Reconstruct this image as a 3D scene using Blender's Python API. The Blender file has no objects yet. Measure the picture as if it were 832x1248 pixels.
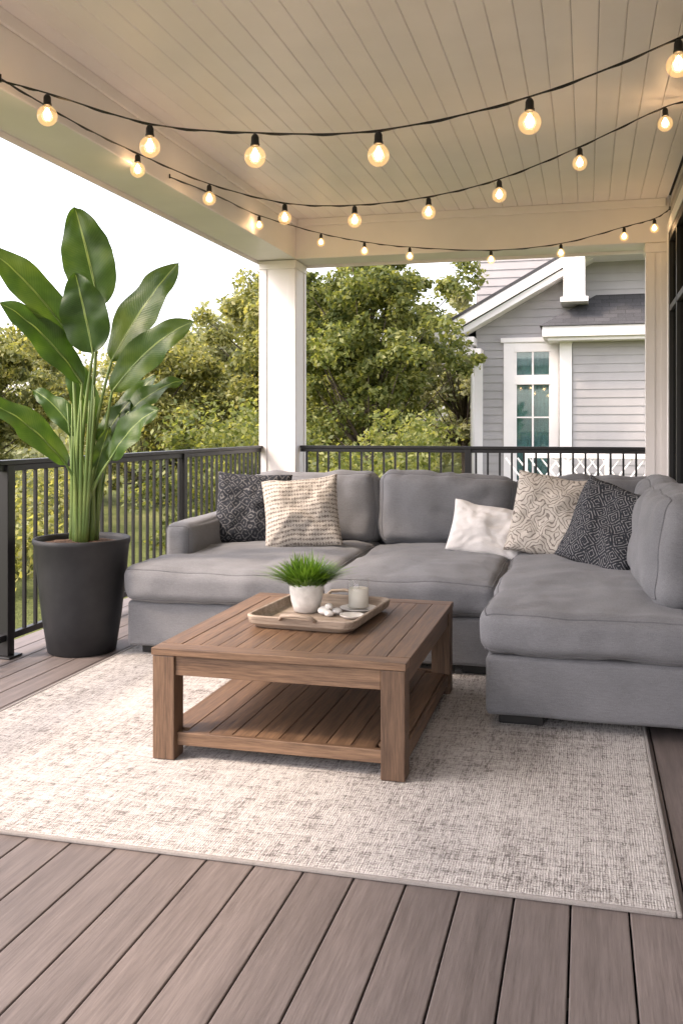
import bpy, bmesh, math, random
import numpy as np
from mathutils import Vector, Matrix, Euler, noise
random.seed(7); rng=np.random.default_rng(7)
S=bpy.context.scene; C=S.collection
S.view_settings.view_transform='Standard'; S.view_settings.look='None'; S.view_settings.exposure=0

# ---------------- helpers ----------------
def link(o): C.objects.link(o); return o
def empty(name,loc=(0,0,0)):
    e=bpy.data.objects.new(name,None); e.location=loc; e.empty_display_size=.1; return link(e)
def par(o,e):
    o.parent=e; o.matrix_parent_inverse=Matrix.Translation(-Vector(e.location)); return o
def mkobj(name,bm,mat=None,smooth=False,parent=None,loc=None):
    me=bpy.data.meshes.new(name); bm.to_mesh(me); bm.free()
    o=bpy.data.objects.new(name,me); link(o)
    if mat: me.materials.append(mat)
    if smooth:
        for p in me.polygons: p.use_smooth=True
    if loc is not None: o.location=loc
    if parent: par(o,parent)
    return o
def boxes(name,L,mat,bevel=.003,parent=None,seg=2):
    bm=bmesh.new()
    for (x0,x1,y0,y1,z0,z1) in L:
        v=[bm.verts.new(p) for p in [(x0,y0,z0),(x1,y0,z0),(x1,y1,z0),(x0,y1,z0),(x0,y0,z1),(x1,y0,z1),(x1,y1,z1),(x0,y1,z1)]]
        for f in [(3,2,1,0),(4,5,6,7),(0,1,5,4),(1,2,6,5),(2,3,7,6),(3,0,4,7)]: bm.faces.new([v[i] for i in f])
    o=mkobj(name,bm,mat,parent=parent)
    if bevel>0:
        m=o.modifiers.new('bv','BEVEL'); m.width=bevel; m.segments=seg; m.limit_method='ANGLE'
    return o
def poly_prism(name,pts,y0,y1,mat,parent=None):
    bm=bmesh.new()
    a=[bm.verts.new((p[0],y0,p[1])) for p in pts]; b=[bm.verts.new((p[0],y1,p[1])) for p in pts]
    bm.faces.new(a); bm.faces.new(b[::-1]); n=len(pts)
    for i in range(n): bm.faces.new([a[i],b[i],b[(i+1)%n],a[(i+1)%n]])
    bmesh.ops.recalc_face_normals(bm,faces=bm.faces)
    return mkobj(name,bm,mat,parent=parent)
def tube(bm,pts,rad,seg=8,cap=True,closed=False):
    pts=[Vector(p) for p in pts]; n=len(pts)
    if not hasattr(rad,'__len__'): rad=[rad]*n
    rings=[]; t=(pts[1]-pts[0]).normalized(); u=t.orthogonal().normalized()
    for i,p in enumerate(pts):
        if closed: t=(pts[(i+1)%n]-pts[i-1]).normalized()
        else: t=(pts[min(i+1,n-1)]-pts[max(i-1,0)]).normalized()
        u=(u-t*u.dot(t)).normalized(); w=t.cross(u)
        rings.append([bm.verts.new(p+(u*math.cos(2*math.pi*k/seg)+w*math.sin(2*math.pi*k/seg))*rad[i]) for k in range(seg)])
    for i in range(n if closed else n-1):
        a=rings[i]; b=rings[(i+1)%n]
        for k in range(seg): bm.faces.new([a[k],a[(k+1)%seg],b[(k+1)%seg],b[k]])
    if cap and not closed:
        bm.faces.new(rings[0][::-1]); bm.faces.new(rings[-1])
def lathe(bm,prof,c=(0,0,0),seg=32):
    c=Vector(c); rings=[]
    for r,z in prof:
        if r<1e-5: rings.append([bm.verts.new(c+Vector((0,0,z)))])
        else: rings.append([bm.verts.new(c+Vector((r*math.cos(2*math.pi*k/seg),r*math.sin(2*math.pi*k/seg),z))) for k in range(seg)])
    for a,b in zip(rings,rings[1:]):
        for k in range(seg):
            k2=(k+1)%seg
            if len(a)==1 and len(b)==1: continue
            if len(a)==1: bm.faces.new([a[0],b[k2],b[k]])
            elif len(b)==1: bm.faces.new([a[k],a[k2],b[0]])
            else: bm.faces.new([a[k],a[k2],b[k2],b[k]])
    bmesh.ops.recalc_face_normals(bm,faces=bm.faces)

class M:
    def __init__(s,name,rough=.6,col=(.5,.5,.5),metal=0,spec=.5):
        s.m=bpy.data.materials.new(name); s.m.use_nodes=True; s.nt=s.m.node_tree
        s.b=s.nt.nodes['Principled BSDF']; s.out=s.nt.nodes['Material Output']
        s.b.inputs['Roughness'].default_value=rough; s.b.inputs['Base Color'].default_value=(*col,1)
        s.b.inputs['Metallic'].default_value=metal; s.b.inputs['Specular IOR Level'].default_value=spec
    def n(s,t,ins={},**kw):
        nd=s.nt.nodes.new(t)
        for k,v in kw.items(): setattr(nd,k,v)
        for k,v in ins.items():
            if isinstance(v,bpy.types.NodeSocket): s.nt.links.new(v,nd.inputs[k])
            else: nd.inputs[k].default_value=v
        return nd
    def l(s,a,b): s.nt.links.new(a,b)
    def coord(s,scale=(1,1,1),kind='Object',rot=(0,0,0)):
        tc=s.n('ShaderNodeTexCoord'); return s.n('ShaderNodeMapping',{'Vector':tc.outputs[kind],'Scale':scale,'Rotation':rot}).outputs[0]
    def noise(s,vec,scale,detail=4,rough=.5): return s.n('ShaderNodeTexNoise',{'Vector':vec,'Scale':scale,'Detail':detail,'Roughness':rough}).outputs['Fac']
    def ramp(s,fac,stops):
        r=s.n('ShaderNodeValToRGB',{'Fac':fac}); e=r.color_ramp.elements
        while len(e)<len(stops): e.new(.5)
        for i,(p,c) in enumerate(stops): e[i].position=p; e[i].color=(*c,1) if len(c)==3 else c
        return r.outputs[0]
    def mix(s,fac,a,b,mode='MIX'):
        nd=s.n('ShaderNodeMix',data_type='RGBA',blend_type=mode)
        for i,v in ((0,fac),(6,a),(7,b)):
            if isinstance(v,bpy.types.NodeSocket): s.l(v,nd.inputs[i])
            else: nd.inputs[i].default_value=v if i==0 else ((*v,1) if len(v)==3 else v)
        return nd.outputs[2]
    def math(s,op,a,b=0,c=0):
        nd=s.n('ShaderNodeMath',operation=op)
        for i,v in enumerate((a,b,c)):
            if isinstance(v,bpy.types.NodeSocket): s.l(v,nd.inputs[i])
            else: nd.inputs[i].default_value=v
        return nd.outputs[0]
    def rnd(s): return s.n('ShaderNodeNewGeometry').outputs['Random Per Island']
    def color(s,x): s.l(x,s.b.inputs['Base Color'])
    def bump(s,h,strength=.3,dist=.01):
        b=s.n('ShaderNodeBump',{'Height':h,'Strength':strength,'Distance':dist}); s.l(b.outputs[0],s.b.inputs['Normal'])

def wood(name,c1,c2,axis='Y',sc=30,rough=.55,bump=.25,var=.16):
    m=M(name,rough); r=m.rnd()
    tc=m.n('ShaderNodeTexCoord')
    off=m.n('ShaderNodeCombineXYZ',{'X':m.math('MULTIPLY',r,37.),'Y':m.math('MULTIPLY',r,11.),'Z':m.math('MULTIPLY',r,23.)})
    va=m.n('ShaderNodeVectorMath',{0:tc.outputs['Object'],1:off.outputs[0]},operation='ADD')
    sv={'Y':(1,.05,1),'X':(.05,1,1),'Z':(1,1,.05)}[axis]
    mp=m.n('ShaderNodeMapping',{'Vector':va.outputs[0],'Scale':sv}).outputs[0]
    g=m.noise(mp,sc,8,.65); g2=m.noise(mp,sc*6,4,.65)
    gg=m.math('ADD',m.math('MULTIPLY',g,.5),m.math('MULTIPLY',g2,.5))
    col=m.ramp(gg,[(.36,c1),(.63,c2)])
    br=m.n('ShaderNodeMapRange',{'Value':r,'To Min':1-var,'To Max':1+var}).outputs[0]
    col=m.mix(1.,col,m.n('ShaderNodeCombineColor',{0:br,1:br,2:br}).outputs[0],'MULTIPLY')
    big=m.ramp(m.noise(tc.outputs['Object'],1.3,3),[(.3,(.86,.86,.86)),(.7,(1.08,1.06,1.04))])
    m.color(m.mix(1.,col,big,'MULTIPLY'))
    m.bump(gg,bump,.004)
    m.l(m.math('ADD',m.math('MULTIPLY',g2,.25),rough-.1),m.b.inputs['Roughness'])
    return m.m
def paint(name,col,rough=.5,var=.04,bump=.05):
    m=M(name,rough); v=m.coord(); n=m.noise(v,2.5,5)
    a=tuple(c*(1-var) for c in col); b=tuple(min(1,c*(1+var)) for c in col)
    m.color(m.ramp(n,[(.3,a),(.7,b)])); m.bump(m.noise(v,90,3),bump,.002); return m.m
def fabric(name,c1,c2,sc=420,bump=.35):
    m=M(name,.95,spec=.15); v=m.coord()
    m.b.inputs['Sheen Weight'].default_value=.15; m.b.inputs['Sheen Roughness'].default_value=.5
    fine=m.noise(v,sc,3,.7); big=m.noise(v,5,4)
    sx=m.noise(m.coord((1,.12,1)),sc*.6,2,.6); sy=m.noise(m.coord((.12,1,1)),sc*.6,2,.6)
    f=m.math('ADD',m.math('MULTIPLY',fine,.4),m.math('MULTIPLY',big,.25))
    f=m.math('ADD',f,m.math('MULTIPLY',m.math('ADD',sx,sy),.175))
    m.color(m.ramp(f,[(.40,c1),(.60,c2)]))
    h=m.math('ADD',fine,m.math('MULTIPLY',m.math('ADD',sx,sy),.5))
    h=m.math('ADD',h,m.math('MULTIPLY',m.noise(v,9,3),2.))
    m.bump(h,bump,.003); return m.m

# ---------------- materials ----------------
deckM=wood('composite_decking',(.118,.099,.093),(.215,.184,.173),'Y',26,.5,.4,.12)
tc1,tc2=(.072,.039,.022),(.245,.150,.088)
tableY=wood('table_wood_y',tc1,tc2,'Y',30,.5,.3,.14)
tableX=wood('table_wood_x',tc1,tc2,'X',30,.5,.3,.14)
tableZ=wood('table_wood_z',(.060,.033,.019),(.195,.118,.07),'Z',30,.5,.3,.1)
trayW=wood('whitewashed_wood',(.20,.15,.115),(.49,.41,.33),'X',30,.65,.3,.1)
white=paint('white_paint',(.83,.805,.79)); ceilM=paint('ceiling_paint',(.86,.825,.815),.45,.03)
sidingM=paint('gray_siding',(.355,.342,.340),.6,.06)
black=M('black_metal',.38,(.012,.012,.013)); black.bump(black.noise(black.coord(),250,3),.08,.001); black=black.m
blackP=M('black_plastic',.45,(.01,.01,.01)).m
potM=M('charcoal_pot',.6); potM.color(potM.ramp(potM.noise(potM.coord(),14,6),[(.3,(.014,.015,.018)),(.7,(.023,.024,.027))])); potM.bump(potM.noise(potM.coord(),120,4),.15,.002); potM=potM.m
sofaM=fabric('gray_upholstery',(.142,.146,.156),(.222,.226,.239))
seamM=fabric('upholstery_piping',(.11,.112,.12),(.175,.178,.19))
ceramic=M('white_ceramic',.35); ceramic.color(ceramic.ramp(ceramic.noise(ceramic.coord(),40,5),[(.3,(.62,.6,.57)),(.7,(.78,.76,.73))])); ceramic=ceramic.m
soilM=M('soil',.95); v=soilM.coord(); soilM.color(soilM.ramp(soilM.noise(v,90,5,.7),[(.35,(.03,.017,.01)),(.65,(.2,.11,.06))])); soilM.bump(soilM.noise(v,70,4),1.,.02); soilM=soilM.m

# rug
r=M('woven_rug',.97,spec=.1); v=r.coord()
a=r.noise(r.coord((20,140,1)),1.,2,.6); b=r.noise(r.coord((140,20,1)),1.,2,.6)
big=r.noise(v,2.2,5,.7); mid=r.noise(r.coord((2.0,30,1)),1.,4,.65); mid2=r.noise(r.coord((30,2.0,1)),1.,4,.65)
spk=r.noise(v,170,2,.6)
f=r.math('ADD',r.math('MULTIPLY',a,.29),r.math('MULTIPLY',b,.29))
f=r.math('ADD',f,r.math('MULTIPLY',big,.13)); f=r.math('ADD',f,r.math('MULTIPLY',r.math('ADD',mid,mid2),.17))
f=r.math('ADD',f,r.math('MULTIPLY',spk,.25))
r.color(r.ramp(f,[(.53,(.15,.135,.125)),(.595,(.33,.308,.292)),(.645,(.54,.515,.495)),(.72,(.68,.655,.63))]))
wx=r.n('ShaderNodeTexWave',{'Vector':v,'Scale':42.,'Distortion':2.5,'Detail':2.},bands_direction='X').outputs['Fac']
wy=r.n('ShaderNodeTexWave',{'Vector':v,'Scale':42.,'Distortion':2.5,'Detail':2.},bands_direction='Y').outputs['Fac']
r.bump(r.math('ADD',r.math('MULTIPLY',r.math('MULTIPLY',wx,wy),.6),r.math('ADD',spk,r.math('ADD',a,b))),.9,.005); rugM=r.m
rugEdge=fabric('rug_binding',(.24,.22,.205),(.35,.33,.31))

# pillows
def geo_pattern(m,nx,rings,thr,warpamt=.0,wsc=5.):
    v=m.coord((1,1,1),'UV')
    if warpamt:
        w=m.n('ShaderNodeTexNoise',{'Vector':v,'Scale':wsc,'Detail':2.}).outputs['Color']; v=m.mix(warpamt,v,w)
    sp=m.n('ShaderNodeSeparateXYZ',{'Vector':v})
    fu=m.math('ABSOLUTE',m.math('SUBTRACT',m.math('FRACT',m.math('MULTIPLY',sp.outputs[0],nx)),.5))
    fv=m.math('ABSOLUTE',m.math('SUBTRACT',m.math('FRACT',m.math('MULTIPLY',sp.outputs[1],nx)),.5))
    d=m.math('ADD',fu,fv)
    return m.math('LESS_THAN',m.math('FRACT',m.math('MULTIPLY',d,rings)),thr),v
def pill_dark(n,nx,rings,wa,gain=.85,lt=.24):
    m=M(n,.95,spec=.1); k,v=geo_pattern(m,nx,rings,.32,wa)
    k=m.math('MULTIPLY',k,m.math('GREATER_THAN',m.noise(v,38,3,.6),.44))
    k2=m.math('MULTIPLY',k,m.math('ADD',m.noise(v,90,3),.3))
    m.color(m.ramp(k2,[(.0,(.032,.035,.042)),(gain,(lt,lt*.98,lt))]))
    m.bump(m.math('ADD',k,m.math('MULTIPLY',m.noise(v,160,2),.9)),.5,.004); return m.m
def pill_beige(n,leaf):
    m=M(n,.95,spec=.1); v=m.coord((1,1,1),'UV')
    if leaf:
        k,v=geo_pattern(m,3.5,6.,.28,.20,5.)
    else:
        sp=m.n('ShaderNodeSeparateXYZ',{'Vector':v})
        row=m.math('ABSOLUTE',m.math('SUBTRACT',m.math('FRACT',m.math('MULTIPLY',sp.outputs[1],17.)),.5))
        zz=m.math('ABSOLUTE',m.math('SUBTRACT',m.math('FRACT',m.math('MULTIPLY',sp.outputs[0],26.)),.5))
        rowm=m.math('LESS_THAN',m.math('ADD',row,m.math('MULTIPLY',zz,.55)),.36)
        k=m.math('GREATER_THAN',m.noise(m.coord((60,24,1),'UV'),1.,3,.6),.46)
        k=m.math('MULTIPLY',k,rowm)
    k=m.math('MULTIPLY',k,m.math('ADD',m.noise(v,50,3),.15))
    fn=m.noise(v,110,3)
    c=m.mix(m.math('MULTIPLY',k,1.25),m.ramp(fn,[(.3,(.46,.42,.37)),(.7,(.62,.58,.525))]),(.16,.135,.12)); m.color(c)
    m.bump(m.math('ADD',m.math('MULTIPLY',k,-1.),fn),.6,.004); return m.m
pDark=pill_dark('charcoal_geometric_fabric',8.,2.6,.14,.8,.15); pDark2=pill_dark('charcoal_diamond_fabric',5.5,5.,.06); pB1=pill_beige('beige_woven_fabric',False); pB2=pill_beige('beige_leaf_fabric',True)
pWhite=fabric('white_linen',(.68,.66,.64),(.80,.78,.765))

# leaves
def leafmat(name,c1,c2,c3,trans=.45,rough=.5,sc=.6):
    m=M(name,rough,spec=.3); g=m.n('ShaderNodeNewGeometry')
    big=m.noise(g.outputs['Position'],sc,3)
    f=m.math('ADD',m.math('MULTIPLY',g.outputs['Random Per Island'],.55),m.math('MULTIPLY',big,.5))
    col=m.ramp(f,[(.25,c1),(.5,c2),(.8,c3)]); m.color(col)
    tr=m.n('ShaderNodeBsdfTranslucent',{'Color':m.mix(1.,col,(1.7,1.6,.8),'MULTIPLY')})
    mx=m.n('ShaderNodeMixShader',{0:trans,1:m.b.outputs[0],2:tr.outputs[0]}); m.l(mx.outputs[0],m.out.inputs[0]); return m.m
treeL=leafmat('tree_leaves',(.07,.095,.028),(.15,.18,.054),(.28,.29,.105))
treeL2=leafmat('tree_leaves_yellow',(.10,.12,.042),(.21,.225,.082),(.36,.35,.145))
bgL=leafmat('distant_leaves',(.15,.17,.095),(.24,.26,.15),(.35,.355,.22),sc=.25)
grassL=leafmat('grass_blades',(.04,.10,.015),(.10,.21,.025),(.22,.38,.06),.3,.45,9)
bark=M('bark',.9); v=bark.coord((1,1,.25)); bark.color(bark.ramp(bark.noise(v,20,6,.7),[(.3,(.04,.03,.022)),(.7,(.14,.11,.085))])); bark.bump(bark.noise(v,30,5),.8,.02); bark=bark.m

# big tropical leaf
m=M('paddle_leaf',.42,spec=.38); tc=m.n('ShaderNodeTexCoord'); sp=m.n('ShaderNodeSeparateXYZ',{'Vector':tc.outputs['UV']})
ax=m.math('ABSOLUTE',m.math('SUBTRACT',sp.outputs[0],.5))
vein=m.math('SINE',m.math('MULTIPLY',m.math('SUBTRACT',sp.outputs[1],m.math('MULTIPLY',ax,.35)),230.))
nz=m.noise(m.coord((1,1,1),'Object'),7,4)
f=m.math('ADD',m.math('MULTIPLY',vein,.035),nz); f=m.math('ADD',f,m.math('MULTIPLY',m.rnd(),.3))
col=m.ramp(f,[(.35,(.022,.050,.012)),(.65,(.048,.098,.022)),(.95,(.10,.155,.035))])
rib=m.math('LESS_THAN',ax,.022); col=m.mix(rib,col,(.24,.32,.10)); m.color(col)
m.bump(vein,.12,.003)
tr=m.n('ShaderNodeBsdfTranslucent',{'Color':m.mix(1.,col,(2.1,2.0,.7),'MULTIPLY')})
mx=m.n('ShaderNodeMixShader',{0:.35,1:m.b.outputs[0],2:tr.outputs[0]}); m.l(mx.outputs[0],m.out.inputs[0]); paddle=m.m
m=M('plant_stem',.45); m.color(m.ramp(m.noise(m.coord((1,1,.2)),25,4),[(.3,(.08,.15,.03)),(.7,(.20,.27,.07))])); stemM=m.m

# glass etc
def glassy(name,tint,emis=None,es=0,refl=.05,edge=.45):
    m=M(name); t=m.n('ShaderNodeBsdfTransparent',{'Color':(*tint,1)}); g=m.n('ShaderNodeBsdfGlossy',{'Roughness':.03})
    lw=m.n('ShaderNodeLayerWeight',{'Blend':.5}); fac=m.math('ADD',m.math('MULTIPLY',m.math('POWER',lw.outputs['Facing'],4.),edge),refl)
    mx=m.n('ShaderNodeMixShader',{0:fac,1:t.outputs[0],2:g.outputs[0]}); o=mx.outputs[0]
    if emis:
        e=m.n('ShaderNodeEmission',{'Color':(*emis,1),'Strength':es}); ad=m.n('ShaderNodeAddShader',{0:o,1:e.outputs[0]}); o=ad.outputs[0]
    m.l(o,m.out.inputs[0]); return m.m
def emit(name,c,s):
    m=M(name); e=m.n('ShaderNodeEmission',{'Color':(*c,1),'Strength':s}); m.l(e.outputs[0],m.out.inputs[0]); return m.m
bulbG=glassy('bulb_glass',(1,.93,.82),(1,.62,.26),.34)
coreM=emit('bulb_filament',(1,.72,.36),24.)
winG=glassy('window_glass',(.75,.85,.85),refl=.10)
doorG=glassy('door_glass',(.35,.4,.4),refl=.2)
jarG=glassy('jar_glass',(.97,.98,.975),refl=.04,edge=.5)
wax=M('wax',.5,(.84,.80,.73)).m
curt=fabric('teal_curtain',(.14,.22,.21),(.28,.38,.36),60)
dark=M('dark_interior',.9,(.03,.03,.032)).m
m=M('roof_shingles',.9); bt=m.n('ShaderNodeTexBrick',{'Vector':m.coord(kind='Object'),'Color1':(.035,.036,.04,1),'Color2':(.07,.07,.075,1),'Mortar':(.015,.015,.016,1),'Scale':3.,'Mortar Size':.02,'Brick Width':.9,'Row Height':.35})
m.color(m.mix(.4,bt.outputs[0],m.ramp(m.noise(m.coord(),60,3),[(.3,(.02,.02,.022)),(.7,(.1,.1,.105))]))); shing=m.m
m=M('grass',.95,spec=.1); v=m.coord(); f=m.math('ADD',m.math('MULTIPLY',m.noise(v,.5,5),.5),m.math('MULTIPLY',m.noise(v,14,6,.75),.5))
m.color(m.ramp(f,[(.35,(.065,.08,.025)),(.5,(.13,.15,.05)),(.65,(.22,.22,.09))])); m.bump(m.noise(v,40,4),1,.05); grassM=m.m

# ---------------- ground ----------------
GZ=-.55
bm=bmesh.new(); vs=[bm.verts.new(p) for p in [(-400,-300,GZ),(400,-300,GZ),(400,600,GZ),(-400,600,GZ)]]; bm.faces.new(vs)
mkobj('grass_lawn',bm,grassM)

# ---------------- deck ----------------
deck=empty('wood_deck',(-1.2,4,0))
L=[]; w=.1445; x=-.181-w*21
while x<.70:
    x1=min(x+w-.005,.70)
    L.append((max(x,-3.2),x1,-1.6,8.95,-.028,0)); x+=w
boxes('deck_boards',L,deckM,.003,deck)
boxes('deck_joists',[(-3.18,.68,y,y+.045,-.24,-.03) for y in np.arange(-1.5,8.9,.4)],black,0,deck)
boxes('deck_fascia',[(-3.225,-3.202,-1.6,8.97,-.26,-.002),(-3.2,.7,8.952,8.975,-.26,-.002)],deckM,.003,deck)
boxes('deck_posts',[(-3.1,-2.96,y,y+.14,GZ,-.242) for y in (-1.2,1.5,4.2,6.5,8.6)]+[(x,x+.14,8.6,8.74,GZ,-.242) for x in (-1.5,.3)],white,.004,deck)

# ---------------- porch roof / beams / columns ----------------
roof=empty('porch_roof',(-1.2,4,3.2))
L=[]; x=-2.66; 
while x<.66:
    L.append((x,min(x+.128,.675),-.6,8.5,3.2,3.225)); x+=.1295
boxes('ceiling_boards',L,ceilM,.005,roof,1)
boxes('roof_deck',[(-3.3,.9,-.9,9.2,3.232,3.42)],shing,.01,roof)
boxes('side_beam',[(-3.04,-2.66,-.6,8.5,2.83,3.23)],white,.008,roof)
boxes('end_beam',[(-3.04,.70,8.502,8.86,2.828,3.229)],white,.008,roof)
boxes('near_beam',[(-3.04,.68,-.9,-.602,2.828,3.229)],white,.008,roof)
boxes('beam_trim',[(-2.658,-2.635,-.6,8.47,3.13,3.2),(-2.634,.66,8.47,8.5,3.13,3.2),(-3.06,-3.042,-.6,8.88,2.80,2.90),(-3.04,.70,8.862,8.88,2.80,2.9)],white,.006,roof)
boxes('fascia',[(-3.33,-3.302,-.9,9.2,3.2,3.44),(-3.33,.9,9.202,9.225,3.2,3.44)],white,.004,roof)
def column(name,x0,x1,y0,y1):
    e=empty(name,((x0+x1)/2,(y0+y1)/2,0))
    boxes('shaft',[(x0,x1,y0,y1,.0,2.826)],white,.008,e)
    boxes('base_trim',[(x0-.02,x1+.02,y0-.02,y1+.02,.002,.16)],white,.006,e)
    boxes('cap_trim',[(x0-.012,x1+.012,y0-.012,y1+.012,2.74,2.822)],white,.006,e)
    boxes('corner_boards',[(x0-.006,x0+.07,y0-.008,y0-.001,.165,2.735),(x1-.07,x1+.006,y0-.008,y0-.001,.165,2.735),(x1+.001,x1+.008,y0+.002,y0+.07,.165,2.735),(x1+.001,x1+.008,y1-.07,y1,.165,2.735)],white,.002,e)
column('porch_column',-3.02,-2.67,8.5,8.85)
column('porch_column',.50,.69,8.5,8.7)

# ---------------- railings ----------------
def railing(name,axis,c,a0,a1,posts):
    e=empty(name,(c,(a0+a1)/2,0) if axis=='Y' else ((a0+a1)/2,c,0)); L=[]
    def bx(u0,u1,h,z0,z1,off=0):
        if axis=='Y': L.append((c-h+off,c+h+off,u0,u1,z0,z1))
        else: L.append((u0,u1,c-h+off,c+h+off,z0,z1))
    bx(a0,a1,.032,1.035,1.06); bx(a0,a1,.016,1.0,1.034); bx(a0,a1,.018,.09,.125)
    boxes('rails',L,black,.003,e); L.clear()
    t=a0+.06
    while t<a1:
        if min(abs(t-p) for p in posts)>.05: bx(t-.009,t+.009,.009,.1255,.9995)
        t+=.108
    boxes('balusters',L,black,.001,e,1); L.clear()
    for p in posts: bx(p-.03,p+.03,.0301,.012,1.034); 
    boxes('posts',L,black,.003,e); L.clear()
    for p in posts: bx(p-.06,p+.06,.06,.001,.0115)
    boxes('base_plates',L,black,.003,e)
railing('deck_railing','Y',-3.02,-1.5,8.5,[-.12,2.16,4.44,6.72])
railing('deck_railing','X',8.66,-2.66,.5,[-1.05])

# ---------------- house wall (right) ----------------
hw=empty('house_wall',(.8,4,0))
def siding(name,x0,x1,z0,z1,yf,mat,parent,lap=.15,holes=(),axis='X'):
    bm=bmesh.new(); z=z0
    while z<z1:
        zt=min(z+lap,z1); segs=[(x0,x1)]
        for (hx0,hx1,hz0,hz1) in holes:
            if zt>hz0 and z<hz1:
                ns=[]
                for s in segs:
                    if hx0>s[0]: ns.append((s[0],min(hx0,s[1])))
                    if hx1<s[1]: ns.append((max(hx1,s[0]),s[1]))
                segs=[s for s in ns if s[1]-s[0]>.01]
        for (s0,s1) in segs:
            P=[(s0,-.022,z),(s1,-.022,z),(s1,-.006,zt),(s0,-.006,zt),(s0,0,z),(s1,0,z)]
            if axis=='X': V=[bm.verts.new((p[0],yf+p[1],p[2])) for p in P]
            else: V=[bm.verts.new((yf+p[1],p[0],p[2])) for p in P]
            bm.faces.new([V[0],V[1],V[2],V[3]]); bm.faces.new([V[4],V[5],V[1],V[0]])
        z=zt
    bmesh.ops.recalc_face_normals(bm,faces=bm.faces)
    return mkobj(name,bm,mat,parent=parent)
siding('siding',-1.6,8.5,-.5,3.2,.70,sidingM,hw,.15,[(5.6,8.3,-.02,2.86),(.2,2.6,.8,2.6)],'Y')
boxes('wall_core',[(.705,.9,-1.6,5.6,-.5,3.2),(.705,.9,8.3,8.5,-.5,3.2),(.705,.9,5.6,8.3,2.86,3.2),(.80,.9,5.6,8.3,-.5,2.86)],dark,0,hw)
boxes('door_trim',[(.66,.71,5.5,5.6,0.002,2.95),(.66,.71,8.3,8.4,.002,2.95),(.66,.71,5.6,8.3,2.86,2.96)],white,.004,hw)
boxes('door_frame',[(.665,.72,5.602,5.68,.01,2.858),(.665,.72,8.22,8.298,.01,2.858),(.665,.72,5.68,8.22,2.78,2.858),(.665,.72,5.68,8.22,.01,.07),(.668,.715,6.9,7.0,.07,2.78),(.668,.715,7.6,7.66,.07,2.78),(.668,.715,5.68,8.22,2.2,2.25)],blackP,.003,hw)
boxes('door_glass',[(.695,.70,5.68,8.22,.07,2.78)],doorG,0,hw)
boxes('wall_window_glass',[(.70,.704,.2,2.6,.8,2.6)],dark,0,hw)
boxes('wall_window_trim',[(.66,.705,.1,.2,.7,2.7),(.66,.705,2.6,2.7,.7,2.7),(.66,.705,.2,2.6,2.6,2.7),(.66,.705,.2,2.6,.7,.8)],white,.004,hw)

# ---------------- rug ----------------
rug=empty('outdoor_rug',(-1.1,4,0))
boxes('rug_field',[(-2.44,.22,2.512,5.7,.001,.012)],rugM,.003,rug)
boxes('rug_binding',[(-2.455,-2.441,2.5,5.71,.001,.014),(.221,.234,2.5,5.71,.001,.014),(-2.44,.22,2.499,2.511,.001,.014)],rugEdge,.004,rug)

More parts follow.
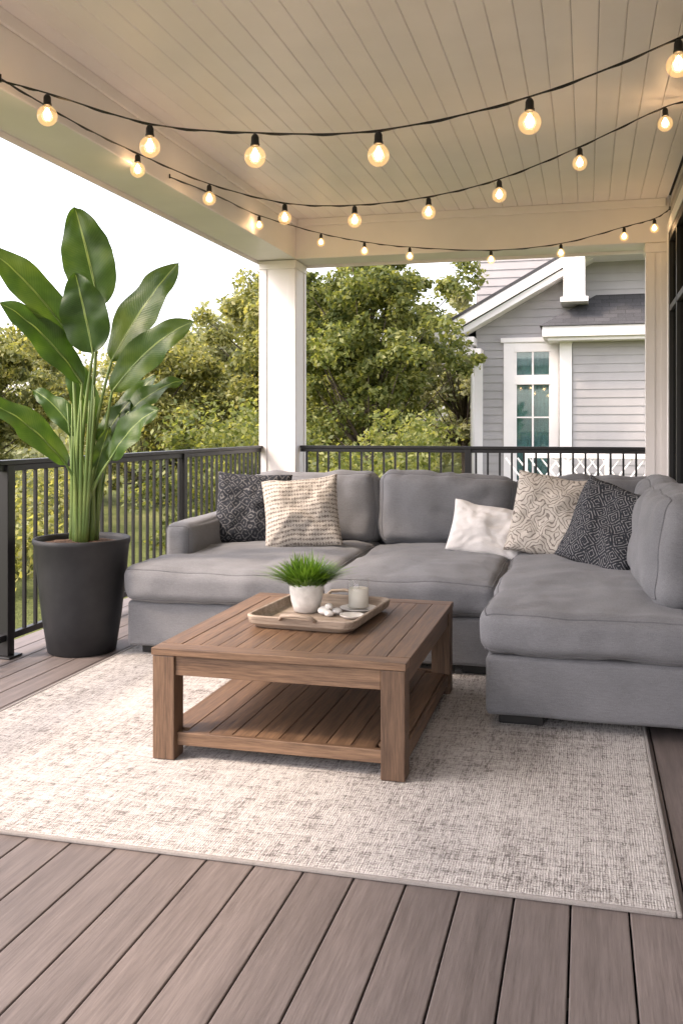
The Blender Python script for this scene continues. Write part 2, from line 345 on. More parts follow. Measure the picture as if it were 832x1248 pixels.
# ---------------- sofa ----------------
def softbox(name,x0,x1,y0,y1,z0,z1,r,mat,puff=(0,0,0),seed=0,wr=.003,rot=None,parent=None,seam=None,seams=(-1,1)):
    hx,hy,hz=(x1-x0)/2,(y1-y0)/2,(z1-z0)/2; c=Vector(((x0+x1)/2,(y0+y1)/2,(z0+z1)/2))
    def axn(h):
        k=max(4,int((2*h-2*r)/.024)); return list(np.concatenate([np.linspace(-h,-h+r,7),np.linspace(-h+r,h-r,k+2)[1:-1],np.linspace(h-r,h,7)]))
    A=[axn(hx),axn(hy),axn(hz)]; H=[hx,hy,hz]; bm=bmesh.new(); cache={}
    rd=random.Random(seed); creases=[]
    for _ in range(10):
        creases.append((rd.uniform(-.95,.95)*hx,rd.uniform(-.95,.95)*max(hy,hz),rd.uniform(0,math.pi),rd.uniform(.05,.16),rd.uniform(.3,1)*wr*1.1))
    def vert(p):
        k=tuple(round(q,5) for q in p)
        if k in cache: return cache[k]
        P=Vector(p); q=Vector([max(-H[i]+r,min(H[i]-r,p[i])) for i in range(3)]); d=P-q
        Q=q+d.normalized()*r
        n=[p[i]/H[i] for i in range(3)]
        w=[(1-abs(t)**2.5) for t in n]
        Q.x+=puff[0]*n[0]*w[1]*w[2]**.5; Q.y+=puff[1]*n[1]*w[0]*w[2]**.5; Q.z+=puff[2]*n[2]*w[0]*w[1]
        s=Q*3.2+Vector((seed*3.1,seed*7.7,0)); s2=Q*9+Vector((seed,0,seed*2))
        dn=d.normalized(); 
        a_,b_=(Q.x,Q.y) if abs(dn.z)>.5 else ((Q.x,Q.z) if hx>hy else (Q.y,Q.z))
        if max(puff)>0.01:
            for (cx,cy,an,ln,am) in creases:
                u=(a_-cx)*math.cos(an)+(b_-cy)*math.sin(an); v2=-(a_-cx)*math.sin(an)+(b_-cy)*math.cos(an)+.02*math.sin(u*20)
                Q-=dn*am*math.exp(-(u/ln)**2-(v2/.014)**2)
        Q+=Vector((noise.noise(s),noise.noise(s+Vector((9,0,0))),noise.noise(s+Vector((0,9,0)))))*wr*2.2
        Q+=dn*noise.noise(s2)*wr
        cache[k]=bm.verts.new(Q); return cache[k]
    for ax_ in range(3):
        a,b=[(1,2),(2,0),(0,1)][ax_]
        for sgn in (-1,1):
            for i in range(len(A[a])-1):
                for j in range(len(A[b])-1):
                    f=[]
                    for (ii,jj) in ((i,j),(i+1,j),(i+1,j+1),(i,j+1)):
                        p=[0,0,0]; p[ax_]=sgn*H[ax_]; p[a]=A[a][ii]; p[b]=A[b][jj]; f.append(vert(p))
                    if sgn<0: f=f[::-1]
                    try: bm.faces.new(f)
                    except Exception: pass
    rings=[]
    if seam is not None:
        a,b=[(1,2),(2,0),(0,1)][seam]
        for sgn in seams:
            pts=[(k,v_.co.copy()) for k,v_ in cache.items() if abs(k[seam]-sgn*H[seam])<1e-4 and (abs(abs(k[a])-H[a])<1e-4 or abs(abs(k[b])-H[b])<1e-4)]
            pts.sort(key=lambda t: math.atan2(t[0][b]/H[b],t[0][a]/H[a])); rings.append([t[1] for t in pts])
    o=mkobj(name,bm,mat,True,loc=c)
    if rot: o.rotation_euler=rot
    if parent: par(o,parent)
    if rings:
        bm=bmesh.new()
        for rg in rings: tube(bm,rg,.0042,6,closed=True)
        s=mkobj(name+'_piping',bm,seamM,True,loc=c)
        if rot: s.rotation_euler=rot
        if parent: par(s,parent)
    return o
sofa=empty('sectional_sofa',(-1,5.4,0))
softbox('base_main',-2.40,-.385,4.62,6.38,.06,.30,.022,sofaM,(0,.006,0),1,.002,parent=sofa)
softbox('base_chaise',-.40,.64,3.87,6.37,.058,.302,.022,sofaM,(0,.006,0),2,.002,parent=sofa)
softbox('back_frame',-2.40,.64,6.15,6.39,.29,.80,.05,sofaM,(0,0,0),3,.003,parent=sofa)
softbox('side_frame',.42,.645,3.95,6.2,.29,.72,.06,sofaM,(0,0,0),4,.003,parent=sofa)
softbox('arm_left',-2.41,-2.24,5.08,6.3,.28,.675,.055,sofaM,(.01,.01,.01),5,.004,parent=sofa,seam=1,seams=(-1,))
softbox('seat_cushion_1',-2.425,-1.305,4.585,6.1,.303,.485,.06,sofaM,(.008,.014,.030),6,.008,parent=sofa,seam=2)
softbox('seat_cushion_2',-1.30,-.425,4.59,6.1,.303,.485,.06,sofaM,(.008,.014,.030),7,.008,parent=sofa,seam=2)
softbox('seat_cushion_3',-.42,.43,3.845,6.08,.306,.492,.06,sofaM,(.008,.014,.032),8,.008,parent=sofa,seam=2)
R=math.radians
softbox('back_cushion_1',-2.2,-1.31,5.93,6.16,.47,.925,.085,sofaM,(.015,.055,.012),9,.013,(R(-9),0,R(.6)),sofa,seam=1,seams=(-1,))
softbox('back_cushion_2',-1.30,-.42,5.92,6.15,.47,.93,.085,sofaM,(.015,.055,.012),10,.013,(R(-8),R(.5),R(-.5)),sofa,seam=1,seams=(-1,))
softbox('back_cushion_3',-.41,.42,5.93,6.16,.47,.925,.085,sofaM,(.015,.055,.012),11,.013,(R(-8),0,0),sofa,seam=1,seams=(-1,))
softbox('back_cushion_4',.26,.48,4.10,5.15,.47,.95,.10,sofaM,(.05,.03,.02),12,.013,(0,R(12),R(1)),sofa,seam=0,seams=(-1,))
softbox('back_cushion_5',.27,.49,5.17,5.9,.47,.94,.09,sofaM,(.04,.015,.015),13,.008,(0,R(10),0),sofa,seam=0,seams=(-1,))
boxes('feet',[(-2.34,-2.2,4.68,4.8,.013,.061),(-.6,-.46,4.68,4.8,.013,.061),(-.35,-.17,3.93,4.03,.013,.061),(.42,.58,3.93,4.03,.001,.061),(-2.34,-2.2,6.2,6.32,.001,.061),(.42,.58,6.2,6.32,.001,.061),(-.9,-.76,6.2,6.32,.001,.061)],blackP,.004,sofa)

# ---------------- pillows ----------------
def pillow(w,h,t,mat,loc,rot,seed,piping=True):
    n=44; bm=bmesh.new(); uvl=bm.loops.layers.uv.new('uv'); g={}
    for s in (0,1):
        for i in range(n+1):
            for j in range(n+1):
                u=-1+2*i/n; v_=-1+2*j/n
                edge=(i in(0,n) or j in (0,n))
                if s==1 and edge: g[s,i,j]=g[0,i,j]; continue
                x=u*(1-.06*(1-v_*v_)); z=v_*(1-.06*(1-u*u))
                th=((1-u**4)*(1-v_**4))**.55*(.72+.28*(1-u*u)*(1-v_*v_))
                nn=noise.noise(Vector((u*2.3+seed*5,v_*2.3,s*4)))*.14+noise.noise(Vector((u*5+seed*5,v_*5,s*4)))*.08
                rr2=min(1,(abs(u)*abs(v_))**1.2); ang=math.atan2(v_,u)
                nn+=.05*rr2*math.sin(ang*26+seed)
                y=(th*(1+nn*1.6))*t/2*(-1 if s==0 else 1)
                sag=.03*noise.noise(Vector((u*1.2+seed,v_*1.2,0)))
                g[s,i,j]=bm.verts.new((x*w/2,y+sag,z*h/2+.012*noise.noise(Vector((u*2,seed,v_)))))
    for s in (0,1):
        for i in range(n):
            for j in range(n):
                q=[(i,j),(i+1,j),(i+1,j+1),(i,j+1)]
                if s==1: q=q[::-1]
                f=bm.faces.new([g[s,a,b] for a,b in q])
                for lp,(a,b) in zip(f.loops,q): lp[uvl].uv=(a/n,b/n)
    o=mkobj('throw_pillow',bm,mat,True,loc=loc); o.rotation_euler=rot; return o
pillow(.48,.47,.17,pDark,(-2.06,5.66,.715),(R(-14),R(3),R(14)),1)
pillow(.48,.46,.17,pB1,(-1.70,5.55,.705),(R(-20),R(-6),R(12)),2)
pillow(.44,.34,.15,pWhite,(-.57,5.60,.625),(R(-32),R(9),R(2)),3)
pillow(.50,.49,.17,pB2,(-.18,5.52,.725),(R(-18),R(8),R(-8)),4)
pillow(.49,.48,.17,pDark2,(.10,5.12,.705),(R(-20),R(14),R(-42)),5)

# ---------------- coffee table ----------------
tb=empty('coffee_table',(-1.08,3.78,0)); X0,X1,Y0,Y1,ZT=-1.555,-.60,3.18,4.376,.424
zf=.013; lw=.09
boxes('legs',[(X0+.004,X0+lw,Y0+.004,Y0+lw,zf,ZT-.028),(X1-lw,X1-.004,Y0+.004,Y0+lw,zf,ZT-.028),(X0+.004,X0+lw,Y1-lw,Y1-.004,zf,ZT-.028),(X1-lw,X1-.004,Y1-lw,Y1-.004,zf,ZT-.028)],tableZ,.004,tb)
boxes('aprons_x',[(X0+lw+.001,X1-lw-.001,Y0+.014,Y0+.04,ZT-.10,ZT-.029),(X0+lw+.001,X1-lw-.001,Y1-.04,Y1-.014,ZT-.10,ZT-.029)],tableX,.003,tb)
boxes('aprons_y',[(X0+.014,X0+.04,Y0+lw+.001,Y1-lw-.001,ZT-.10,ZT-.029),(X1-.04,X1-.014,Y0+lw+.001,Y1-lw-.001,ZT-.10,ZT-.029)],tableY,.003,tb)
bw=.085
boxes('top_frame_x',[(X0,X1,Y0,Y0+bw,ZT-.027,ZT),(X0,X1,Y1-bw,Y1,ZT-.027,ZT),],tableX,.003,tb)
boxes('top_frame_y',[(X0,X0+bw,Y0+bw+.002,Y1-bw-.002,ZT-.027,ZT),(X1-bw,X1,Y0+bw+.002,Y1-bw-.002,ZT-.027,ZT)],tableY,.003,tb)
n=11; a=X0+bw+.002; b=X1-bw-.002; pw=(b-a)/n
boxes('top_planks',[(a+i*pw+.0008,a+(i+1)*pw-.0008,Y0+bw+.003,Y1-bw-.003,ZT-.026,ZT-.001) for i in range(n)],tableY,.0015,tb)
boxes('top_subframe',[(X0+.05,X1-.05,y,y+.05,ZT-.06,ZT-.0275) for y in (3.45,3.75,4.05)],tableX,.002,tb)
n=10; a=X0+.03; b=X1-.03; pw=(b-a)/n
boxes('shelf_planks',[(a+i*pw+.0015,a+(i+1)*pw-.0015,Y0+.055+(.04 if i in(0,n-1) else 0),Y1-.055-(.04 if i in (0,n-1) else 0),.088,.108) for i in range(n)],tableY,.002,tb)
boxes('shelf_rails',[(X0+lw+.001,X1-lw-.001,Y0+.03,Y0+.053,.062,.11),(X0+lw+.001,X1-lw-.001,Y1-.053,Y1-.03,.062,.11)],tableX,.003,tb)
boxes('shelf_rails_y',[(X0+.012,X0+.029,Y0+lw+.001,Y1-lw-.001,.055,.105),(X1-.029,X1-.012,Y0+lw+.001,Y1-lw-.001,.055,.105)],tableY,.003,tb)

# ---------------- tray ----------------
tray=bpy.data.objects.new('serving_tray',None); link(tray)
TZ=ZT+.001
bm=bmesh.new()
def rr(hx,hy,r,z,seg=6):
    P=[]
    for cx,cy,a0 in ((hx-r,hy-r,0),(-hx+r,hy-r,90),(-hx+r,-hy+r,180),(hx-r,-hy+r,270)):
        for k in range(seg+1):
            t=R(a0+90*k/seg); P.append(Vector((cx+r*math.cos(t),cy+r*math.sin(t),z)))
    return P
loops=[]
for inset,z in ((.03,0),(.006,.02),(0,.048),(.003,.052),(.012,.052),(.016,.047),(.022,.018),(.034,.012)):
    loops.append([bm.verts.new(p) for p in rr(.235-inset,.285-inset,.05,z)])
for A_,B_ in zip(loops,loops[1:]):
    k=len(A_)
    for i in range(k): bm.faces.new([A_[i],A_[(i+1)%k],B_[(i+1)%k],B_[i]])
bm.faces.new(loops[0][::-1]); bm.faces.new(loops[-1])
o=mkobj('tray_body',bm,trayW); o.parent=tray
mm=o.modifiers.new('bv','BEVEL'); mm.width=.002; mm.segments=2; mm.limit_method='ANGLE'
bm=bmesh.new()
for sy in (-1,1): tube(bm,[(-.075,sy*.284,.045),(-.06,sy*.30,.062),(0,sy*.306,.068),(.06,sy*.30,.062),(.075,sy*.284,.045)],.008,8)
o=mkobj('tray_handles',bm,trayW,True); o.parent=tray
tray.location=(-1.09,3.85,TZ); tray.rotation_euler=(0,0,R(-4))
TF=TZ+.0125
# small plant
gp=empty('potted_grass_plant',(-1.175,3.91,TF))
bm=bmesh.new(); lathe(bm,[(0,0),(.045,0),(.055,.004),(.068,.05),(.075,.1),(.076,.122),(.074,.125),(.069,.122),(.067,.105),(0,.104)],(-1.175,3.91,TF)); mkobj('pot',bm,ceramic,True,gp)
bm=bmesh.new()
for i in range(1500):
    an=random.uniform(0,2*math.pi); rad=random.uniform(0,.06); el=random.uniform(0,1)**.55; ln=random.uniform(.09,.18)
    base=Vector((-1.175+rad*math.cos(an),3.91+rad*math.sin(an),TF+.10)); out=Vector((math.cos(an+random.uniform(-.5,.5)),math.sin(an+random.uniform(-.5,.5)),0))
    side=Vector((-out.y,out.x,0))*random.uniform(.0028,.0055); pr=None
    for k in range(5):
        t=k/4; p=base+out*(el*ln*t*(.75+.35*t))+Vector((0,0,ln*t*(1-.40*el*t)*(1-.30*el)))
        w_=side*(1-t**2*.9); cur=(bm.verts.new(p-w_),bm.verts.new(p+w_))
        if pr: bm.faces.new([pr[0],pr[1],cur[1],cur[0]])
        pr=cur
mkobj('grass_tuft',bm,grassL,False,gp)
# candle
cd=empty('candle_jar',(-.965,4.0,TF)); cc=(-.965,4.0,TF+.012)
bm=bmesh.new(); lathe(bm,[(0,.0),(.05,.0),(.078,.008),(.082,.012),(.078,.013),(.05,.006),(0,.006)],(-.965,4.0,TF)); mkobj('saucer',bm,ceramic,True,cd)
bm=bmesh.new(); lathe(bm,[(0,0),(.044,0),(.047,.004),(.047,.125),(.0455,.1265)],cc); mkobj('glass',bm,jarG,True,cd)
bm=bmesh.new(); lathe(bm,[(0,.003),(.0435,.003),(.0435,.082),(.041,.085),(0,.083)],cc); mkobj('wax',bm,wax,True,cd)
bm=bmesh.new(); tube(bm,[(cc[0],cc[1],cc[2]+.083),(cc[0]+.001,cc[1],cc[2]+.097)],.0012,6); mkobj('wick',bm,blackP,True,cd)
# stones
bw_=empty('decorative_stones',(-1.06,3.86,TF)); bm=bmesh.new()
for (dx,dy,rx,rz) in ((-.02,0,.03,.018),(.03,.015,.024,.015),(.008,-.03,.022,.013),(.0,.0,.018,.012)):
    r0=bmesh.ops.create_icosphere(bm,subdivisions=3,radius=1)
    for q in r0['verts']:
        k=1+.12*noise.noise(q.co*1.3+Vector((dx*99,0,0))); q.co=Vector((q.co.x*rx*k-1.06+dx,q.co.y*rx*.8*k+3.86+dy,q.co.z*rz*k+TF+rz*.95+(.026 if rx<.02 else 0)))
mkobj('stones',bm,ceramic,True,bw_)
dd=empty('small_dish',(-.95,3.82,TF)); bm=bmesh.new(); lathe(bm,[(0,0),(.03,0),(.05,.012),(.052,.016),(.049,.015),(.03,.005),(0,.004)],(-.95,3.82,TF)); mkobj('dish',bm,ceramic,True,dd)

# ---------------- bird of paradise ----------------
PX,PY=-2.705,4.68
bp=empty('bird_of_paradise_plant',(PX,PY,0))
bm=bmesh.new(); lathe(bm,[(0,.0),(.178,.0),(.185,.006),(.215,.2),(.243,.45),(.256,.585),(.264,.60),(.264,.622),(.258,.626),(.245,.622),(.24,.60),(.238,.57),(0,.57)],(0,0,.001),64)
o=mkobj('planter',bm,potM,True,loc=(PX,PY,0)); par(o,bp)
bm=bmesh.new(); lathe(bm,[(.239,.592),(.15,.604),(.05,.61),(0,.61)],(0,0,0),32)
for q in bm.verts: q.co.z+=.012*noise.noise(q.co*25)
o=mkobj('soil',bm,soilM,True,loc=(PX,PY,0)); par(o,bp)
s_=.00456
def L2(px,py,dep=0): return Vector(((px-104)*s_,dep,1.24+(520-py)*s_))
leaves=[
 ((124,375),(92,250),.30,.02,.05,( .05,-1,.15),.03),
 ((92,412),(-8,303),.23,-.02,-.15,(.45,-1,.55),.06),
 ((122,432),(103,337),.28,-.08,-.12,(-.1,-1,.25),.02),
 ((140,440),(220,318),.26,.0,.05,(-.45,-1,.1),.05),
 ((108,468),(18,374),.20,-.06,-.2,(.3,-1,.7),.07),
 ((143,478),(244,394),.21,-.05,-.1,(.25,-1,.45),.07),
 ((88,566),(-4,488),.19,-.05,-.25,(.25,-1,.9),.08),
 ((148,512),(224,461),.15,.05,.15,(.2,-.7,1.0),.05),
 ((95,535),(30,474),.15,.08,.2,(.1,-.8,.8),.05),
 ((142,560),(206,500),.19,-.08,-.2,(-.2,-1,.6),.06),
 ((126,545),(158,488),.16,.0,.1,(-.3,-1,.3),.03),
 ((110,520),(75,430),.17,.12,.2,(.5,-1,.2),.03),
 ((132,530),(185,455),.17,.12,.22,(-.2,-1,.6),.04),
 ((118,590),(140,520),.10,-.02,-.05,(.3,-1,.3),.02),
]
bmL=bmesh.new(); uvl=bmL.loops.layers.uv.new('uv'); bmS=bmesh.new()
for li,(bpx,tpx,W,db,dt,nh,curl) in enumerate(leaves):
    B=L2(*bpx,db); T=L2(*tpx,dt); nh=Vector(nh).normalized(); n1,n2=30,12
    ln=(T-B).length; ctl=(B+T)/2+Vector((0,0,curl*1.6)); grid=[]
    for i in range(n1+1):
        t=i/n1; p=B*(1-t)**2+ctl*2*t*(1-t)+T*t*t; tg=((ctl-B)*(1-t)+(T-ctl)*t).normalized()
        side=tg.cross(nh).normalized(); nn=side.cross(tg).normalized()
        prof_=(math.sin(math.pi*min(1,t**.80))**.62)*(1-.12*t) if 0<t<1 else 0
        row=[]
        for j in range(n2+1):
            s=-1+2*j/n2; wv=.015*math.sin(t*15+li*3+(s>0)*2.1)*abs(s)**1.5+.008*noise.noise(Vector((t*8,s*2,li)))
            fold=.26*abs(s)*W/2*prof_ - .14*(s*s)*W/2*prof_
            row.append(bmL.verts.new(p+side*(s*W/2*prof_*(1+.04*noise.noise(Vector((t*9,li,s>0)))))+nn*(fold+wv)))
        grid.append(row)
    for i in range(n1):
        for j in range(n2):
            f=bmL.faces.new([grid[i][j],grid[i][j+1],grid[i+1][j+1],grid[i+1][j]])
            for lp,(a,b) in zip(f.loops,((i,j),(i,j+1),(i+1,j+1),(i+1,j))): lp[uvl].uv=(b/n2,a/n1)
    r0=Vector((random.uniform(-.06,.06)+(B.x*.12),random.uniform(-.06,.06),.58))
    c1=r0+Vector((B.x*.12,B.y*.2,(B.z-.58)*.55)); pts=[]; rad=[]
    for k in range(15):
        t=k/14; pts.append(r0*(1-t)**2+c1*2*t*(1-t)+B*t*t); rad.append(.018*(1-t)+.0065*t)
    for k in range(1,8): 
        t=k/7*.9; pts.append(B*(1-t)**2+ctl*2*t*(1-t)+T*t*t-nh*.004); rad.append(.006*(1-t)+.001)
    tube(bmS,pts,rad,8)
for i in range(10):
    a=random.uniform(0,6.28); r0=Vector((.06*math.cos(a),.06*math.sin(a),.58)); top=Vector((.12*math.cos(a)+random.uniform(-.05,.08),.1*math.sin(a),random.uniform(1.0,1.5)))
    tube(bmS,[r0.lerp(top,k/8) for k in range(9)],[.018*(1-k/8)+.003 for k in range(9)],8)
bmesh.ops.remove_doubles(bmL,verts=bmL.verts,dist=.00005)
for nme,bmm,mt in (('leaves',bmL,paddle),('stems',bmS,stemM)):
    o=mkobj(nme,bmm,mt,True,loc=(PX,PY,0)); o.rotation_euler=(0,0,R(14.6)); par(o,bp)

# ---------------- string lights ----------------
def spline(P,n=14):
    P=[Vector(p) for p in P]; out=[]
    for i in range(len(P)-1):
        p0=P[max(i-1,0)];p1=P[i];p2=P[i+1];p3=P[min(i+2,len(P)-1)]
        for k in range(n):
            t=k/n; out.append(.5*((2*p1)+(-p0+p2)*t+(2*p0-5*p1+4*p2-p3)*t*t+(-p0+3*p1-3*p2+p3)*t**3))
    out.append(P[-1]); return out
def strand(bulbs,starts,ends,rb,power):
    e=empty('string_lights',bulbs[len(bulbs)//2]); k=rb/.045
    wp=[Vector(b)+Vector((0,0,.098*k)) for b in bulbs]
    path=spline([Vector(s) for s in starts]+wp+[Vector(s) for s in ends])
    bm=bmesh.new(); tube(bm,path,.0038,6)
    tw=[p+Vector((.0,.0035*math.cos(i*1.1),.0035*math.sin(i*1.1)-.003)) for i,p in enumerate(path)]; tube(bm,tw,.0028,6)
    for b in bulbs:
        lathe(bm,[(0,.092*k),(.008*k,.092*k),(.013*k,.086*k),(.0165*k,.078*k),(.0175*k,.052*k),(.0195*k,.05*k),(.0195*k,.042*k),(.0,.042*k)],b,16)
    for h in (starts[0],ends[-1]):
        h=Vector(h); tube(bm,[h+Vector((0,0,.02)),h,h-Vector((0,0,.008))],.005,6)
    mkobj('wire_and_sockets',bm,blackP,True,e)
    bm=bmesh.new()
    for b in bulbs:
        pr=[(.0155*k,.046*k),(.017*k,.040*k)]
        for t in np.linspace(.42,math.pi,14): pr.append((rb*math.sin(t),rb*math.cos(t)*1.02-.004))
        pr[-1]=(0,-rb*1.02-.004); lathe(bm,pr,b,24)
    mkobj('bulb_glass',bm,bulbG,True,e)
    bm=bmesh.new()
    for b in bulbs:
        b=Vector(b)
        for q in range(6):
            a=q*2*math.pi/6; c_,s2=math.cos(a),math.sin(a)
            tube(bm,[b+Vector((c_*.006,s2*.006,.024*k)),b+Vector((c_*.016,s2*.016,.0)),b+Vector((c_*.009,s2*.009,-.020*k))],.0028*k,5)
        lathe(bm,[(0,.034*k),(.004,.03*k),(.004,.02*k),(0,.016*k)],b,8)
    mkobj('filaments',bm,coreM,True,e)
    for b in bulbs:
        ld=bpy.data.lights.new('bulb_light','POINT'); ld.energy=power; ld.color=(1,.62,.36); ld.shadow_soft_size=.03
        lo=bpy.data.objects.new('bulb_light',ld); link(lo); lo.location=Vector(b); par(lo,e)
strand([(-2.404,3.85,2.679),(-1.888,3.85,2.496),(-1.39,3.85,2.416),(-.843,3.85,2.383),(-.221,3.85,2.469),(.345,3.85,2.646)],[(-2.65,3.85,2.86)],[(.66,3.85,2.90)],.046,1.1)
strand([(-2.61,5.16,2.79),(-2.44,5.86,2.771),(-1.923,5.9,2.621),(-1.449,5.9,2.578),(-.967,5.9,2.603),(-.524,5.9,2.685),(-.039,5.9,2.85),(.454,5.9,3.05)],[(-2.65,3.85,2.87),(-2.63,4.5,2.86)],[(.66,5.9,3.17)],.044,1.1)
strand([(-2.60,7.3,2.90),(-2.30,8.1,2.896),(-1.9,8.1,2.80),(-1.494,8.1,2.734),(-.789,8.1,2.673),(-.207,8.1,2.702),(.302,8.1,2.814),(.54,8.1,2.87)],[(-2.652,5.7,2.885),(-2.64,6.5,2.95)],[(.66,8.1,3.02)],.036,.8)

# ---------------- neighbour house ----------------
nh=empty('neighbor_house',(2,22,GZ))
siding('siding_main',-2.26,-.42,GZ,5.6,20.,sidingM,nh,.17,[(-1.66,-.56,GZ,3.0)])
siding('siding_upper',-.42,6,3.2,6.2,20.,sidingM,nh,.17)
siding('siding_bay',-.27,6,GZ,3.05,19.62,sidingM,nh,.17)
poly_prism('body',[(-2.25,GZ),(6,GZ),(6,4.4),(1.9,5.6),(-2.25,3.3)],20.02,28,dark,nh)
def slab(name,p0,p1,th,y0,y1,mat):
    d=Vector((p1[0]-p0[0],p1[1]-p0[1])).normalized(); n_=Vector((-d.y,d.x))*th
    return poly_prism(name,[(p0[0],p0[1]),(p1[0],p1[1]),(p1[0]+n_.x,p1[1]+n_.y),(p0[0]+n_.x,p0[1]+n_.y)],y0,y1,mat,nh)
slab('roof_left',(-3.2,3.14),(1.9,5.98),.06,19.35,28.2,shing)
slab('rake_board',(-3.18,2.93),(1.9,5.76),.205,19.36,19.42,white)
slab('rake_trim',(-3.12,2.80),(1.9,5.60),.12,19.44,19.98,white)
boxes('eave',[(-3.22,-2.24,19.42,28,2.93,3.10),(-3.20,-2.3,19.5,28,2.86,2.928)],white,.01,nh)
boxes('eave_return',[(-2.9,-2.1,19.44,19.97,2.72,2.855)],white,.01,nh)
boxes('corner_trim',[(-2.30,-2.12,19.95,20.03,GZ,2.72)],white,.005,nh)
bm=bmesh.new(); tube(bm,[(-2.75,19.8,2.86),(-2.72,19.8,2.72),(-2.5,19.86,2.58),(-2.34,19.9,2.45),(-2.33,19.92,2.2),(-2.33,19.92,GZ+.1)],.045,10); mkobj('downspout',bm,white,True,nh)
boxes('gable_box',[(-.44,-.02,19.2,20,3.82,5.4)],white,.01,nh)
boxes('gable_box_cap',[(-.50,.04,19.14,20,3.72,3.82)],white,.01,nh)
boxes('upper_soffit',[(-.02,6,19.0,20,4.62,4.74)],white,.01,nh)
boxes('window_trim',[(-1.68,-1.45,19.93,20.01,-.1,3.0),(-.71,-.55,19.93,20.01,-.1,3.0),(-1.45,-.71,19.935,20.01,2.80,3.0),(-1.45,-.71,19.935,20.01,2.12,2.32),(-1.45,-.71,19.935,20.01,-.1,.12),(-1.74,-.49,19.9,20.0,3.002,3.1)],white,.006,nh)
boxes('window_mullions',[(-1.10,-1.06,19.95,19.975,.12,2.12),(-1.45,-.71,19.951,19.974,1.42,1.45),(-1.45,-.71,19.951,19.974,.76,.79),(-1.10,-1.06,19.95,19.975,2.32,2.8)]+[(-1.45,-1.41,19.952,19.973,.12,2.8),(-.75,-.71,19.952,19.973,.12,2.8)],white,.003,nh)
boxes('window_glass',[(-1.45,-.71,19.98,19.985,.12,2.8)],winG,0,nh)
bm=bmesh.new(); pr=None
for i in range(61):
    x=-1.45+.74*i/60; y=20.004+.008*math.sin(i*.9); cur=(bm.verts.new((x,y,.1)),bm.verts.new((x,y,2.8)))
    if pr: bm.faces.new([pr[0],cur[0],cur[1],pr[1]])
    pr=cur
mkobj('curtain',bm,curt,True,nh)
boxes('bay_column',[(-.53,-.28,19.55,19.8,GZ,3.0)],white,.01,nh)
boxes('bay_fascia',[(-.85,6,19.1,19.99,3.03,3.24)],white,.01,nh)
boxes('bay_soffit',[(-.75,6,19.2,19.99,2.96,3.029)],white,.01,nh)
bm=bmesh.new(); V=[bm.verts.new(p) for p in [(-.9,19.05,3.245),(6,19.05,3.245),(6,19.99,3.95),(.2,19.99,3.95),(-.9,19.99,3.245)]]
bm.faces.new([V[0],V[1],V[2],V[3]]); bm.faces.new([V[0],V[3],V[4]]); mkobj('bay_roof',bm,shing,parent=nh)
lf=empty('lattice_fence',(.1,16.5,GZ)); bm=bmesh.new()
for i in range(-3,6):
    for sg in (-1,1):
        xa=-.45+i*.2; p0=Vector((xa,16.5+.012*sg,-.1)); p1=Vector((xa+sg*.6,16.5+.012*sg,.7))
        if sg<0: p0.x+=.3; p1.x+=.3
        tube(bm,[p0,p1],.016,4)
mkobj('lattice',bm,white,False,lf)
boxes('frame',[(-1.0,1.1,16.45,16.55,.70,.78),(-1.0,1.1,16.45,16.55,-.2,-.1),(-1.05,-.98,16.44,16.56,GZ,.82),(.30,.37,16.44,16.56,GZ,.82)],white,.005,lf)

# ---------------- foliage ----------------
def leaf_object(name,centers,rads,per,size,mat,parent=None,flat=.75):
    centers=np.array(centers); rads=np.array(rads); K=len(centers); N=K*per
    d=rng.normal(size=(N,3)); d/=np.linalg.norm(d,axis=1)[:,None]; rr_=rng.random(N)**.45
    pos=np.repeat(centers,per,0)+d*(rr_*np.repeat(rads,per))[:,None]*np.array([1,1,flat])
    nrm=rng.normal(size=(N,3))+d*.8+np.array([0,0,.7]); nrm/=np.linalg.norm(nrm,axis=1)[:,None]
    a=np.cross(nrm,rng.normal(size=(N,3))); a/=np.linalg.norm(a,axis=1)[:,None]; b=np.cross(nrm,a)
    sz=size*rng.uniform(.6,1.3,N)[:,None]; a*=sz*.5; b*=sz*.28
    V=np.stack([pos-a,pos+b+nrm*sz*.06,pos+a,pos-b+nrm*sz*.06],1).reshape(-1,3)
    me=bpy.data.meshes.new(name); me.vertices.add(N*4); me.vertices.foreach_set('co',V.ravel().astype(np.float32))
    me.loops.add(N*4); me.loops.foreach_set('vertex_index',np.arange(N*4,dtype=np.int32))
    me.polygons.add(N); me.polygons.foreach_set('loop_start',np.arange(0,N*4,4,dtype=np.int32)); me.polygons.foreach_set('loop_total',np.full(N,4,dtype=np.int32))
    me.update(); me.materials.append(mat); o=bpy.data.objects.new(name,me); link(o)
    if parent: par(o,parent)
    return o
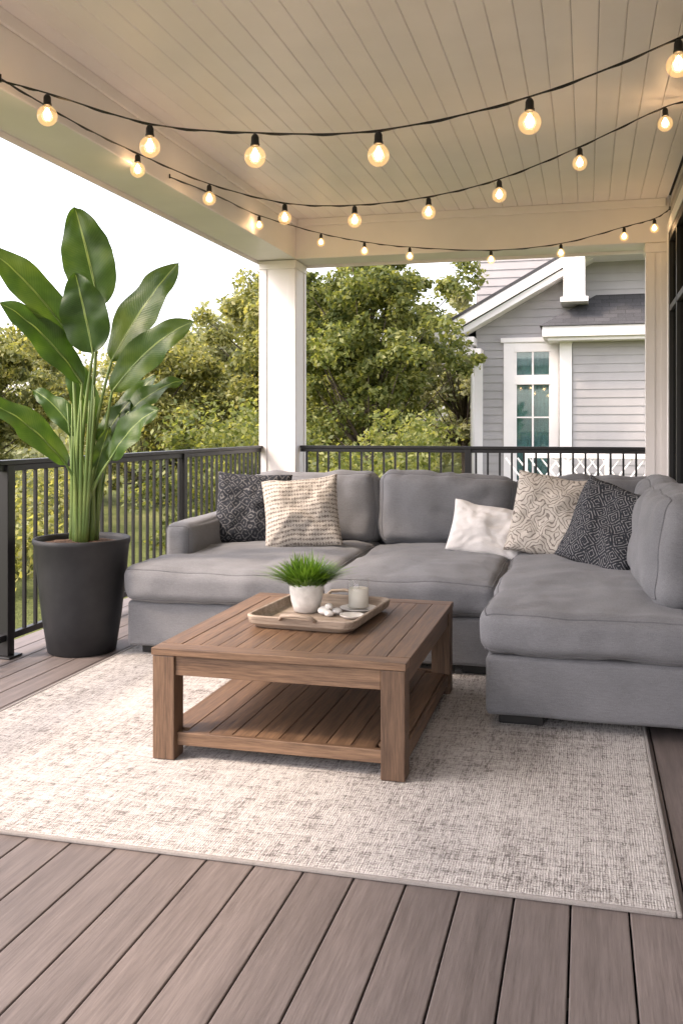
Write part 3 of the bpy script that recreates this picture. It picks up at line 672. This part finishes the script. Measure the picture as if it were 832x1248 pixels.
def tree(name,x,y,H,cr,cz,crz,mat,K=150,per=230,size=.11,seed=0):
    rs=random.Random(seed); e=empty(name,(x,y,GZ)); bm=bmesh.new()
    top=Vector((x+rs.uniform(-.2,.2),y,cz+crz*.6)); base=Vector((x,y,GZ-.1))
    tr=[base.lerp(top,k/8)+Vector((.12*noise.noise(Vector((k*.5,seed,0))),.12*noise.noise(Vector((k*.5,seed,5))),0)) for k in range(9)]
    tube(bm,tr,[cr*.045*(1-k/9)+.02 for k in range(9)],10)
    cs=[];rs_=[]
    for i in range(K):
        while True:
            d=Vector((rs.gauss(0,1),rs.gauss(0,1),rs.gauss(0,1))).normalized()
            k=rs.random()**.38; lim=.78+.5*noise.noise(d*2.1+Vector((seed*3.7,0,0)))
            p=Vector((x+d.x*cr*k*lim,y+d.y*cr*k*lim,cz+d.z*crz*k*lim)); 
            if noise.noise(p*.9+Vector((seed,0,0)))>-.2: break
        cs.append(p[:]); rs_.append(rs.uniform(.14,.40)*cr/2.2)
        if i<60:
            s=tr[min(8,max(2,int((p.z-GZ)/(top.z-GZ)*8)-2))]; mid=(s+p)/2+Vector((0,0,-.15))
            tube(bm,[s,mid.lerp(s,.3),mid,p],[cr*.016,cr*.011,cr*.007,.004],5)
    mkobj('trunk_and_limbs',bm,bark,True,e)
    leaf_object('crown',cs,rs_,per,size,mat,e)
tree('maple_tree',-4.1,18.,6,2.3,2.9,2.8,treeL,250,170,.115,1)
tree('maple_tree',-6.9,21.,7,3.0,2.6,2.9,treeL2,220,170,.13,2)
tree('maple_tree',-9.9,20.,5,2.6,1.5,2.2,treeL2,150,170,.14,6)
tree('maple_tree',-13.8,19.,5,2.6,1.9,2.4,treeL2,150,170,.14,4)
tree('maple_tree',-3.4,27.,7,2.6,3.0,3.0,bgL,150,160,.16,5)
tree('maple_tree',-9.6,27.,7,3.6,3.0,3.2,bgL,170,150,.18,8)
cs=[];rd=[]
for i in range(330):
    y=random.uniform(8.5,17); x=-random.uniform(.44,.95)*y-1.8
    cs.append((x,y,GZ+random.uniform(.0,.5)+.06*(y-8))); rd.append(random.uniform(.2,.5))
leaf_object('shrub_undergrowth',cs,rd,110,.10,treeL2)
cs=[];rd=[]
for i in range(240):
    y=random.uniform(12.5,16.5); x=random.uniform(-6.5,-2.4); cs.append((x,y,GZ+random.uniform(.0,1.7+.5*math.sin(x*2.1)))); rd.append(random.uniform(.2,.5))
leaf_object('shrub_hedge',cs,rd,110,.095,treeL)
cs=[];rd=[]
for i in range(1000):
    x=random.uniform(-52,2); y=random.uniform(32,46); hmax=3.4+2.8*noise.noise(Vector((x*.13,3,0)))+1.6*noise.noise(Vector((x*.5,9,0)))
    cs.append((x,y,GZ+random.random()**.8*(hmax+1.2))); rd.append(random.uniform(.5,1.3))
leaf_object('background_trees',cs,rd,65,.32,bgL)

# ---------------- light ----------------
el,azx,azy=R(46),-.87,-.5
sd=Vector((math.cos(el)*azx,math.cos(el)*azy,math.sin(el)))
sl=bpy.data.lights.new('sun','SUN'); sl.energy=3.3; sl.angle=R(7); sl.color=(1,.78,.58)
so=bpy.data.objects.new('sun',sl); link(so); so.rotation_euler=sd.to_track_quat('Z','Y').to_euler()
W=bpy.data.worlds.new('World'); S.world=W; W.use_nodes=True; nt=W.node_tree; bg=nt.nodes['Background']
sk=nt.nodes.new('ShaderNodeTexSky'); sk.sky_type='NISHITA'; sk.sun_disc=False; sk.sun_elevation=el; sk.sun_rotation=math.atan2(azx,azy); sk.dust_density=3; sk.air_density=1
hs=nt.nodes.new('ShaderNodeHueSaturation'); hs.inputs['Saturation'].default_value=.42
mu=nt.nodes.new('ShaderNodeMix'); mu.data_type='RGBA'; mu.blend_type='MULTIPLY'; mu.inputs[0].default_value=1; mu.inputs[7].default_value=(1.0,.925,.925,1)
nt.links.new(sk.outputs[0],hs.inputs['Color']); nt.links.new(hs.outputs[0],mu.inputs[6]); nt.links.new(mu.outputs[2],bg.inputs[0]); bg.inputs[1].default_value=.68

# ---------------- camera ----------------
cd_=bpy.data.cameras.new('camera'); cam=bpy.data.objects.new('camera',cd_); link(cam); S.camera=cam
cam.location=(0,0,1.24); cam.rotation_euler=(R(90),0,R(14.6)); cd_.sensor_fit='VERTICAL'; cd_.sensor_height=36; cd_.lens=33.0; cd_.shift_y=-.0833; cd_.clip_end=1500; cd_.clip_start=.05
